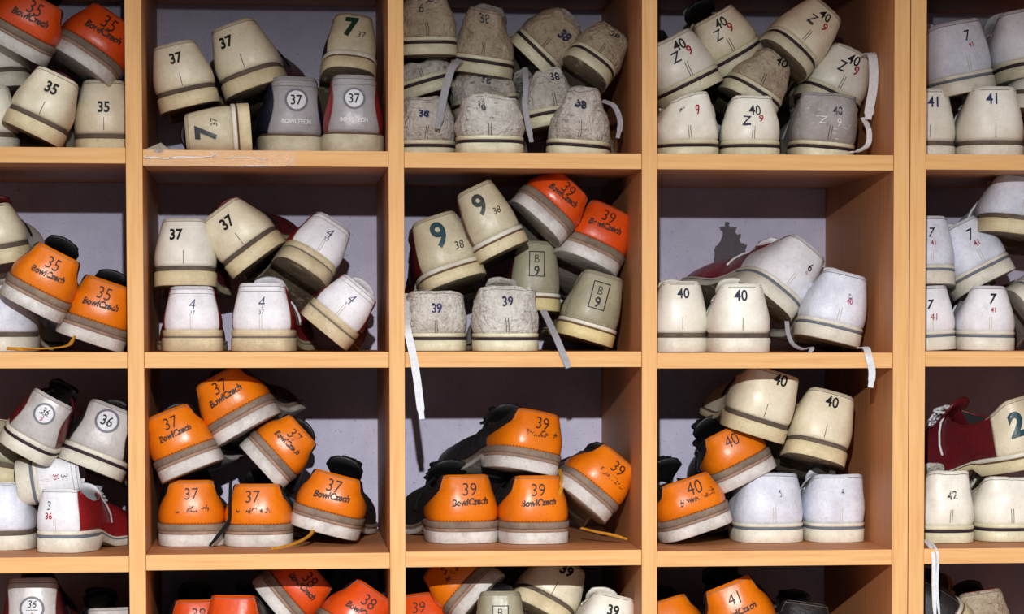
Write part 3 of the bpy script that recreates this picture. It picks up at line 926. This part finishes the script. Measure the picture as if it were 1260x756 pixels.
# --- fourth column, top compartment: size 40 Z 9
shoe('white shoe marked 40 Z 9 tipped left at the left edge', 'canvas', (4, 1), 861, 113, 84, -26.3, -0.057, 0.017, 0.093, z9(), dict(tongue='black', counter='ivory', body='ivory'), noise_amp=1.2, th=77)
shoe('cream shoe marked 40 Z 9 tipped left, second from the divider', 'canvas', (4, 1), 914, 82, 80, -29.9, 0.055, 0.099, 0.128, z9(), dict(tongue='black', counter='cream', body='cream'), noise_amp=1.2, th=73)
shoe('large cream shoe marked 40 Z 9 rolled right, at the very top', 'canvas', (4, 1), 973, 67, 76, 41.2, -0.017, -0.148, 0.100, z9(), dict(counter='cream', body='cream', coll='cream'), noise_amp=1.5, th=82)
shoe('crumpled tan shoe marked 40 wedged in the middle of the 40s', 'canvas', (4, 1), 925, 124, 78, 31.0, -0.015, -0.014, 0.096, [num('40', 11, .88, 8, 0)], CT, noise_amp=4, top=.7, p=1.3, th=68)
c40e = shoe('white shoe marked 40 Z 9 leaning right beside hanging lace', 'canvas', (4, 1), 1023, 129, 80, 25.4, -0.015, -0.010, 0.124, z9(), dict(tongue='black', counter='ivory', body='ivory'), noise_amp=1.2, th=76)
shoe('white shoe with torn heel and red 9, bottom left', 'canvas', (4, 1), 850, None, 80, -1.0, 0.010, 0.000, 0.072, [('t', '9', 10, .62, 10.5, 0, 'ink_red', .012, 0), ('t', '4', -9, .72, 7, 40, 'ink_faded', .02, 0)], dict(counter='ivory', body='ivory'), noise_amp=4, dip=.28, dipside=-.09, th=84)
shoe('white shoe marked 40 Z 9 standing at bottom centre', 'canvas', (4, 1), 927, None, 74, 0.0, 0.051, 0.000, 0.074, z9(v=.6), dict(counter='ivory', body='ivory'), noise_amp=2, th=77)
c40h = shoe('grey scuffed shoe marked 40 standing at bottom right', 'canvas', (4, 1), 1018, None, 80, 5.0, -0.006, 0.000, 0.094, [num('40', 9, .66, 7, 0, 'ink_faded', .02), ('t', 'Z', -8, .44, 9, 0, 'silver_print', 0, .1), ('t', '9', 8, .42, 9, 0, 'silver_print', 0, 0)], dict(counter='grey', body='grey', coll='grey'), noise_amp=2.5, top=1.25, th=83)
lace_end(SHOES[-4], [(1062, 70, .12), (1072, 66, .09), (1075, 85, .08), (1074, 110, .078), (1070, 132, .078), (1068, 147, .078)], .0105, 'lace_white')
lace_end(SHOES[-1], [(1062, 145, .10), (1069, 160, .085), (1068, 178, .075), (1056, 186, .05), (1048, 187, .03)], .006, 'lace_white')

# --- right column, top compartment
shoe('white shoe marked 7 41 tipped left above the upright 41 pair', 'white7', (5, 1), 1199, 112, 86, -11.5, -0.172, -0.010, 0.112, [('t', '7', 5, .70, 11, 0, 'ink', 0, .1), ('t', '41', 6, .52, 5.5, 0, 'ink_red', .01, 0)], dict(counter='white_cool', body='white_cool'), top=1.2, th=90)
shoe('ivory size 41 shoe upright against the unit side, top right compartment', 'ivory', (5, 1), 1144, None, 74, 0.0, 0.082, 0.000, 0.113, [num('41', 13, .75, 4, 0, 'ink_navy')], lr=-1, th=89)
shoe('ivory size 41 shoe upright, right of its matching twin', 'ivory', (5, 1), 1225, None, 84, 0.0, 0.078, 0.000, 0.091, [num('41', 12, .78, -4, 0, 'ink_navy')], th=91)
shoe('white shoe cut by the right edge at the top', 'white7', (5, 1), 1276, 92, 84, -10.3, 0.002, -0.059, 0.117, (), dict(layers=KINDS['canvas']['layers']), th=85)
shoe('pale shoe tip at the right edge above the upright 41', 'ivory', (5, 1), 1286, 135, 84, 6.1, 0.025, -0.051, 0.119, th=48)

# --- leftmost column, second compartment
shoe('cream shoe cut by the left edge above an orange 35', 'cream', (1, 2), -2, 326, 78, -10.5, -0.019, 0.040, 0.108, (), dict(body='ivory'), th=72)
shoe('orange size 35 shoe tilted right, second shelf, higher of two', 'orange', (1, 2), 36, 382, 84, 27.4, -0.086, 0.040, 0.051, czech('35'), th=79)
shoe('orange size 35 shoe tilted right beside first divider, lower of two', 'orange', (1, 2), 108, 422, 86, 18.7, -0.030, -0.001, 0.085, czech('35'), th=79)
c35d = shoe('white shoe cut by the left edge on the second shelf', 'ivory', (1, 2), -4, None, 90, 0.0, 0.013, 0.000, 0.103, (), dict(counter='white_cool'), lr=1, th=80)
lace_end(SHOES[-1], [(8, 429, .02), (30, 430, .02), (60, 429, .03), (84, 425, .05), (92, 414, .07)], .004, 'lace_ochre')

# --- second column, second compartment
shoe('cream size 37 shoe standing level on top of a white one', 'cream', (2, 2), 226, 351, 76, -0.3, 0.026, -0.057, 0.091, [num('37', x=-8)], dict(counter='ivory'), th=82)
shoe('cream size 37 shoe rolled left with maroon top, highest in pile', 'cream', (2, 2), 315, 321, 80, -36.8, 0.094, -0.037, 0.098, [num('37', 13, .64)], None, th=78)
shoe('white shoe with small 4 and red side, underside facing viewer', 'white4', (2, 2), 377, 331, 74, 33.5, -0.084, -0.284, 0.109, four(), None, th=75)
shoe('white shoe with small 4 standing at the bottom left corner', 'white4', (2, 2), 236, None, 75, 0.0, 0.000, 0.000, 0.090, four(), None, lr=-1, th=79)
shoe('white shoe with small 4 standing at bottom centre, red side right', 'white4', (2, 2), 321, None, 80, 0.0, 0.078, 0.000, 0.080, four(), None, th=83)
shoe('white shoe with small 4 rolled right, leaning on the right divider', 'white4', (2, 2), 397, 409, 74, 39.8, 0.026, 0.025, 0.080, four(), None, th=73)

# --- third column, second compartment
shoe('tan shoe with large teal 9 and maroon side, at left', 'numeral', (3, 2), 564, 344, 84, -18.2, -0.102, -0.143, 0.089, big('9', 'num_teal', '38', x=-3, v=.60, subx=13, subv=.30), None, th=86)
shoe('tan shoe with large black 9, heel up at pile top', 'numeral', (3, 2), 622, 308, 70, -25.5, -0.017, -0.068, 0.073, big('9', 'num_black', '38', x=-4, v=.64, subx=12, subv=.42), None, th=88)
shoe('red-orange size 39 shoe rolled right, topmost in compartment', 'orange', (3, 2), 665, 272, 82, 42.3, -0.024, -0.085, 0.084, czech('39'), dict(counter='orange_red'), th=65)
shoe('red-orange size 39 shoe leaning on right divider below another', 'orange', (3, 2), 726, 321, 84, 24.4, -0.001, -0.152, 0.114, czech('39'), dict(counter='orange_red'), th=76)
shoe('olive shoe with boxed B 9 standing behind white 39 pair', 'boxed', (3, 2), 659, 382, 68, 2.1, -0.007, -0.053, 0.150, boxed(), dict(body='maroon'), th=86)
shoe('olive shoe with boxed B 9 tilted right in bottom corner', 'boxed', (3, 2), 722, 419, 74, 15.9, 0.006, -0.019, 0.088, boxed(), None, th=86)
shoe('worn white canvas shoe with blue 39, nearest left divider', 'canvas', (3, 2), 537, None, 80, 0.0, -0.006, 0.000, 0.059, [num('39', 10.5, .62, 0, 6, 'ink_navy', .03)], None, noise_amp=3, top=1.2, th=73)
shoe('worn white canvas shoe with 39, right of its twin', 'canvas', (3, 2), 625, None, 82, 0.0, 0.009, 0.000, 0.020, [num('39', 10.5, .72, 0, -4, 'ink_blue', .02)], None, noise_amp=2.5, top=1.2, th=79)
lace_end(SHOES[-2], [(500, 362, .10), (499, 385, .05), (501, 405, .01), (507, 432, -.003), (512, 460, -.003), (516, 490, -.003), (519, 516, -.003)], .0085, 'lace_white')
lace_end(SHOES[-1], [(668, 382, .09), (676, 398, .06), (684, 415, .02), (692, 434, -.003), (697, 446, -.004), (699, 453, -.004)], .0075, 'lace_grey')

# --- fourth column, second compartment
shoe('ivory size 40 shoe standing against left divider, second shelf', 'ivory', (4, 2), 840, None, 72, 0.0, 0.011, 0.000, 0.095, [num('40', 13, .77, 1, 0, 'ink_blue')], dict(body='maroon'), lr=-1, th=88)
shoe('ivory size 40 shoe standing second from divider, under tilted white one', 'ivory', (4, 2), 914, None, 78, 0.0, 0.034, 0.000, 0.051, [num('40', 13, .77, -2, 0, 'ink_blue')], None, th=85)
c6 = shoe('white shoe with small 6 and red toe lying across the 40', 'white4', (4, 2), 953, 372, 84, 38.5, -0.166, -0.134, 0.122, [('t', '6', 10, .62, 9, 0, 'ink', .02, 0), ('t', '40', 10, .48, 4, 0, 'ink_pink', 0, 0)], dict(u=u_full, band=False, under='under', layers=KINDS['white7']['layers'], counter='white'), th=88)
shoe('white shoe with faded pink mark tilted in the right corner', 'white7', (4, 2), 1025, 420, 82, 13.2, 0.011, -0.021, 0.078, [('t', '6', 8, .58, 9, 0, 'ink_faint', .02, 0), ('t', '40', 8, .46, 6, 0, 'ink_pink', .03, 0)], dict(counter='white_cool', body='white_cool'), th=88)
lace_end(SHOES[-2], [(968, 396, .10), (970, 412, .08), (976, 424, .06), (988, 430, .03), (999, 428, .012), (996, 435, .004)], .005, 'lace_grey')
lace_end(SHOES[-1], [(1058, 428, .06), (1066, 429, .02), (1069, 440, -.003), (1073, 458, -.003), (1071, 477, -.003)], .008, 'lace_white')

# --- right column, second compartment
shoe('white shoe marked 7 41 against the unit side, upper of stack', 'white7', (5, 2), 1148, 349, 70, -0.9, 0.008, -0.099, 0.096, seven(), dict(counter='white_cool', body='white_cool'), th=86)
shoe('white shoe marked 7 41 tipped left between two stacked shoes', 'white7', (5, 2), 1222, 344, 82, -26.2, -0.028, -0.128, 0.118, seven(), dict(counter='white_cool', body='white_cool'), top=.8, th=84)
shoe('big grey-white shoe showing its underside at the right edge', 'white7', (5, 2), 1256, 288, 96, 7.1, 0.076, -0.038, 0.084, (), dict(counter='white_cool', body='white_cool', layers=KINDS['cream']['layers'], under='under'), th=76)
shoe('white shoe with 7 over red 41 bottom left against unit side', 'white7', (5, 2), 1148, None, 72, -3.0, 0.018, 0.000, 0.099, [('t', '7', 0, .60, 12, 0, 'ink', .03, .25), ('t', '41', 3, .33, 8.5, 0, 'ink_red', 0, .1)], None, th=81)
shoe('upright white shoe with 7 and red 41, clear of its neighbours', 'white7', (5, 2), 1218, None, 74, 1.0, 0.071, 0.000, 0.096, [('t', '7', 3, .72, 13, 0, 'ink', .02, .2), ('t', '41', 3, .48, 6, 0, 'ink_red', .02, 0)], None, top=.85, th=81)
shoe('white shoe rolled right at the right edge, second shelf', 'white7', (5, 2), 1270, 385, 76, 54.7, 0.024, -0.040, 0.100, (), dict(body='red'), th=76)

# --- leftmost column, third compartment
shoe('silver shoe with round 36 badge and maroon side at left edge', 'silver36', (1, 3), 26, 561, 74, 29.3, -0.018, 0.105, 0.076, badge('36', .62, '3', False), dict(body='maroon'), th=80)
shoe('silver shoe with round 36 badge and black side by the divider', 'silver36', (1, 3), 108, 577, 84, 21.9, 0.016, -0.088, 0.094, badge('36', .66, None, False), None, th=83)
shoe('small white shoe lying on its side, numbers 3 36 turned sideways', 'white4', (1, 3), 20, 597, 58, 81.7, -0.005, 0.059, 0.104, [('t', '3', -3, .66, 10, 0, 'ink', -.01, 0), ('t', '36', -3, .46, 8, 0, 'ink_red', .01, 0)], dict(layers=KINDS['white7']['layers'], u=u_straight), th=76)
shoe('red and white shoe seen from the side with 3 36', 'white4', (1, 3), 68, None, 68, 0.0, 0.349, 0.000, 0.058, [('t', '3', -8, .62, 11, 0, 'ink', -.01, 0), ('t', '36', -8, .38, 8.5, 0, 'ink_red', .02, 0)], dict(u=lambda v: .11 - .02 * v, lace='lace_grey', band=False, layers=KINDS['white7']['layers']), lr=-1, length=.78, th=77)
shoe('pale mint shoe cut by the left edge on the third shelf', 'ivory', (1, 3), -6, None, 90, 0.0, 0.016, 0.000, 0.099, (), dict(counter='white_cool'), th=82)
shoe('dark sole of a shoe at the left edge under silver ones', 'cream', (1, 3), -8, 592, 76, 8.9, -0.053, -0.138, 0.147, (), dict(body='black', counter='olive'), th=76)

# --- second column, third compartment: orange size 37
shoe('orange size 37 shoe tipped left against the left divider', 'orange', (2, 3), 234, 580, 82, -21.8, 0.028, -0.080, 0.084, czech('37'), th=80)
shoe('orange size 37 shoe tipped left at the top of its pile', 'orange', (2, 3), 301, 530, 88, -29.3, 0.077, -0.080, 0.089, czech('37'), th=77)
shoe('orange size 37 shoe rolled right with black loop laces behind', 'orange', (2, 3), 319, 576, 76, 48.1, 0.040, -0.032, 0.107, czech('37', 'print'), None, th=72)
o37d = shoe('orange size 37 shoe standing at the bottom left, rubbed lettering', 'orange', (2, 3), 236, None, 82, 0.0, -0.021, 0.000, 0.112, czech('37', pm='print_faint', pv=.36), th=81)
shoe('orange size 37 shoe standing at bottom centre, faint lettering', 'orange', (2, 3), 316, None, 84, 0.0, 0.049, 0.000, 0.099, czech('37', pm='print_faint', x=-4, pv=.36), th=77)
o37f = shoe('orange size 37 shoe tilted right at the bottom, black tongue behind', 'orange', (2, 3), 396, 657, 88, 15.0, 0.068, 0.014, 0.097, czech('37'), th=75)
lace_end(SHOES[-2], [(284, 592, .12), (283, 620, .10), (282, 640, .088), (272, 655, .08), (258, 672, .07)], .004, 'lace_black')
lace_end(SHOES[-1], [(386, 652, .10), (380, 660, .08), (365, 668, .06), (345, 674, .05), (334, 676, .048)], .004, 'lace_ochre')

# --- third column, third compartment: orange size 39
shoe('orange size 39 shoe resting on top of the upright pair', 'orange', (3, 3), 656, 581, 86, 12.1, -0.243, -0.132, 0.098, czech('39', pm='print_faint', x=2), th=77)
shoe('orange size 39 shoe rolled right with worn number, by the divider', 'orange', (3, 3), 720, 621, 84, 39.9, -0.059, -0.094, 0.090, [('t', '39', 4, .70, 12.5, 0, 'print', -.004, .05), ('t', 'BowlCzech', 6, .42, 6.5, 0, 'print_faint', .01, .2)], th=76)
shoe('orange size 39 shoe standing left with black side and tongue', 'orange', (3, 3), 576, None, 88, 0.0, -0.104, 0.000, 0.109, czech('39', x=2), lr=-1, th=85)
o39d = shoe('orange size 39 shoe standing right with ochre lace over it', 'orange', (3, 3), 664, None, 86, 0.0, -0.086, 0.000, 0.091, czech('39', x=-1), th=85)
lace_end(SHOES[-1], [(688, 578, .13), (692, 592, .105), (689, 606, .10), (682, 616, .098), (674, 624, .098)], .0045, 'lace_ochre')
lace_end(SHOES[-3], [(715, 650, .10), (735, 655, .085), (755, 659, .08), (772, 664, .075)], .003, 'lace_ochre')

# --- fourth column, third compartment
shoe('cream size 40 shoe highest in the pile, tilted right', 'cream', (4, 3), 932, 538, 82, 17.3, -0.004, 0.041, 0.083, [num('40', 13, .86, 6)], dict(body='cream', under='under'), top=1.15, th=85)
shoe('cream size 40 shoe tilted right above white pair, shows underside', 'cream', (4, 3), 1008, 564, 80, 14.8, 0.029, -0.156, 0.097, [num('40', 13, .78, 0)], dict(body='cream'), top=1.1, th=88)
shoe('orange size 40 shoe tipped left resting on a white shoe', 'orange', (4, 3), 925, 592, 86, -26.3, -0.020, -0.032, 0.110, czech_num('40', .66), th=72)
shoe('orange size 40 shoe tipped left at the bottom left corner', 'orange', (4, 3), 867, 656, 94, -17.9, -0.067, -0.006, 0.078, czech('40', pm='print_faint', x=4), th=71)
shoe('cool white shoe standing at bottom centre, side showing', 'white7', (4, 3), 953, None, 88, 0.0, -0.028, 0.000, 0.109, [('t', '6', 6, .62, 8, 0, 'ink_faint', .02, 0)], dict(counter='white_cool', body='white_cool'), top=1.1, lr=-1, noise_amp=1.0, th=87)
shoe('cool white shoe standing at the bottom right, beside its twin', 'white7', (4, 3), 1035, None, 74, 0.0, -0.041, 0.000, 0.109, [('t', '6', 2, .66, 8, 0, 'ink_faint', .03, 0)], dict(counter='white_cool', body='white_cool'), top=1.25, noise_amp=1.0, th=85)

# --- right column, third compartment
shoe('cream and maroon shoe with large teal 2, lying side on', 'numeral', (5, 3), 1284, 572, 80, -12.7, -0.776, -0.007, 0.114, big('2', 'num_teal', None, x=-25, v=.55), dict(lace='lace_white', tongue='maroon', u=lambda v: .19 - .03 * v, counter='cream'), length=.85, th=90)
w42 = shoe('battered white shoe with faint 42, left on third shelf', 'canvas', (5, 3), 1170, None, 74, 0.0, -0.010, 0.000, 0.072, [num('42', 11, .56, 2, 0, 'ink_faded', .01)], dict(counter='ivory', body='ivory'), noise_amp=2.2, th=91)
shoe('battered white shoe cut by the right edge on third shelf', 'canvas', (5, 3), 1246, None, 82, 0.0, 0.007, 0.000, 0.090, (), dict(counter='ivory', body='ivory'), noise_amp=2.2, top=1.15, th=81)
lace_end(SHOES[-2], [(1130, 664, .06), (1140, 668, .03), (1147, 678, .004), (1149, 695, -.003), (1149, 725, -.003), (1151, 770, -.003)], .0045, 'lace_white')
lace_end(SHOES[-2], [(1136, 665, .05), (1147, 670, .02), (1153, 680, -.004), (1154, 695, -.004), (1153, 725, -.004), (1157, 770, -.004)], .003, 'lace_white')

# --- bottom compartments, cut by the lower edge of the photograph
shoe('silver shoe with round 36 badge peeking above the lower edge', 'silver36', (1, 4), 40, None, 84, 0, -0.030, 0, 0.098, badge('36', .60, '3', False), dict(body='maroon'), th=114)
shoe('dark shoe top barely showing at the lower edge, leftmost column', 'silver36', (1, 4), 140, None, 80, 0, -0.189, 0, 0.137, (), None, th=72)
shoe('red-orange size 38 shoe low at left, below orange 37s', 'orange', (2, 4), 245, None, 84, 0, -0.073, 0, 0.125, czech('38', m='print'), dict(counter='orange_red'), th=82)
shoe('red-orange shoe with plain heel between two size 38 shoes', 'orange', (2, 4), 284, None, 84, 0, 0.197, 0, 0.071, (), dict(counter='orange_red'), th=94)
shoe('red-orange size 38 shoe rolled right, sole facing left', 'orange', (2, 4), 336, 752, 84, 50.4, 0.011, 0.002, 0.121, czech('38'), dict(counter='orange_red'), th=73)
shoe('red-orange size 38 shoe at right, leaning on divider, lower edge', 'orange', (2, 4), 416, 795, 86, 35.9, 0.032, -0.108, 0.057, czech('38'), dict(counter='orange_red'), th=83)
shoe('red-orange size 39 shoe in the bottom left corner, faded number', 'orange', (3, 4), 522, 815, 80, -7.3, 0.167, -0.243, 0.141, czech('39', m='print'), dict(counter='orange_red'), th=87)
shoe('orange shoe tipped left with grey welt, topmost in bottom compartment', 'orange', (3, 4), 590, 736, 86, -47.1, -0.037, -0.219, 0.119, czech('39', m='print', pm='print_faint'), th=72)
shoe('olive shoe with boxed B below pale sole, lower edge', 'boxed', (3, 4), 616, None, 72, 0, 0.057, 0, 0.053, boxed(), None, th=98)
shoe('cream size 39 shoe rolled right showing its dark underside', 'cream', (3, 4), 668, 752, 84, 29.1, 0.042, -0.294, 0.129, [num('39', 13, .74, 3)], dict(body='cream'), th=74)
shoe('ivory size 39 shoe low by the right divider, lower edge', 'ivory', (3, 4), 742, 811, 76, 13.1, -0.026, -0.088, 0.050, [num('39', 13, .66)], None, th=81)
shoe('orange shoe top at lower left, beside orange 41', 'orange', (4, 4), 838, 807, 86, -17.0, 0.053, -0.113, 0.116, (), th=73)
shoe('orange size 41 shoe tipped left at the lower edge', 'orange', (4, 4), 930, 803, 90, -22.3, 0.064, -0.005, 0.087, czech('41'), th=93)
shoe('black shoe with grey collar right of the orange 41', 'orange', (4, 4), 985, 814, 84, 8.3, 0.039, -0.069, 0.117, (), dict(counter='black', coll='welt_grey'), th=74)
shoe('dark maroon shoe on its side, lower right compartment', 'numeral', (5, 4), 1178, 788, 84, -49.8, 0.076, 0.013, 0.108, (), dict(counter='black', body='black'), th=80)
shoe('cream heeled shoe with red collar at lower right', 'numeral', (5, 4), 1222, 814, 80, -8.6, 0.063, -0.073, 0.135, (), dict(coll='red', lace='lace_white', counter='canvas_tan'), th=90)

# ------------------------------------------------------------------ clear tape on the shelf edge
def tape_mat():
    m, nt, b = new_mat('clear_tape')
    b.inputs['Base Color'].default_value = (0.9, 0.9, 0.92, 1)
    b.inputs['Roughness'].default_value = 0.12
    b.inputs['Alpha'].default_value = 0.05
    b.inputs['Specular IOR Level'].default_value = 0.9
    c = coords(nt, False)
    n = tex_noise(nt, c, 120, 3, 0.6, (0.5, 1, 2))
    bump(nt, b, n.outputs[0], 0.5, 0.004)
    return m
M['tape'] = tape_mat()
p0, p1 = at(177, 190, 0), at(366, 200, 0)
zt0 = FLOORZ[0][1]
nx_, nz_ = 44, 9
V = []
rt = random.Random(3)
for j in range(nz_):
    for i in range(nx_):
        t = i / (nx_ - 1)
        x = p0.x + .0006 + (p1.x - p0.x) * t
        zlo = zt0 - T_BOARD * (1.03 - .05 * math.sin(7 * t))
        zhi = zt0 + .0002
        z = zlo + (zhi - zlo) * j / (nz_ - 1)
        ridge = math.exp(-((z - (zt0 - .0075 + .0012 * math.sin(22 * t))) / .0012) ** 2) * .0022 * (1 if t < .52 else .2)
        V.append((x, -.0006 - ridge - rt.random() * .0003, z))
to = link('adhesive_tape', mesh_of('adhesive_tape', V, grid_faces(nz_, nx_)), M['tape'], None)
sd = to.modifiers.new('thickness', 'SOLIDIFY'); sd.thickness = .0002
tag(to, 'crinkled clear tape stuck along the shelf edge under the silver shoes', 'tape')
M['tape_crease_glare'] = plain('painted_tape_glare', (236, 234, 236), .25, .6)  # glare along the tape creases, painted as white strips
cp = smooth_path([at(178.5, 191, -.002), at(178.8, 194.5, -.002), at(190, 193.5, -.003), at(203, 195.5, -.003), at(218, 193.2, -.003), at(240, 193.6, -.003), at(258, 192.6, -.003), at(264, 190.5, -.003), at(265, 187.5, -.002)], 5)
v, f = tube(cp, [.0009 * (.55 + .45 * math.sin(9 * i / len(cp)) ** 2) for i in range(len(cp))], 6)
link('tape_crease_glare', mesh_of('tape_crease_glare', v, f), M['tape_crease_glare'], to)['label'] = 'wavy crease in the tape with its white glare painted in'
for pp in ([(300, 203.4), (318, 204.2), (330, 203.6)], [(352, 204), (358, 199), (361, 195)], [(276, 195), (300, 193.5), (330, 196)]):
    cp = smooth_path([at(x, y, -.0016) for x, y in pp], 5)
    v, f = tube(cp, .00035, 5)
    link('tape_crease_glare', mesh_of('tape_crease_glare', v, f), M['tape_crease_glare'], to)
M['tape_end'] = plain('cloudy_tape_end', (150, 138, 124), .4, .5)
q = [at(178, 184, .004), at(198, 175.5, .004), at(208, 184, .004), at(196, 188, -.001)]
v = [tuple(p) for p in q] + [(p.x, p.y + .0006, p.z) for p in q]
te = link('tape_end', mesh_of('tape_end', v, [[3, 2, 1, 0], [4, 5, 6, 7], [0, 1, 5, 4], [1, 2, 6, 5], [2, 3, 7, 6], [3, 0, 4, 7]]), M['tape_end'], to, smooth=False)
te['label'] = 'cloudy folded tape end sticking up'
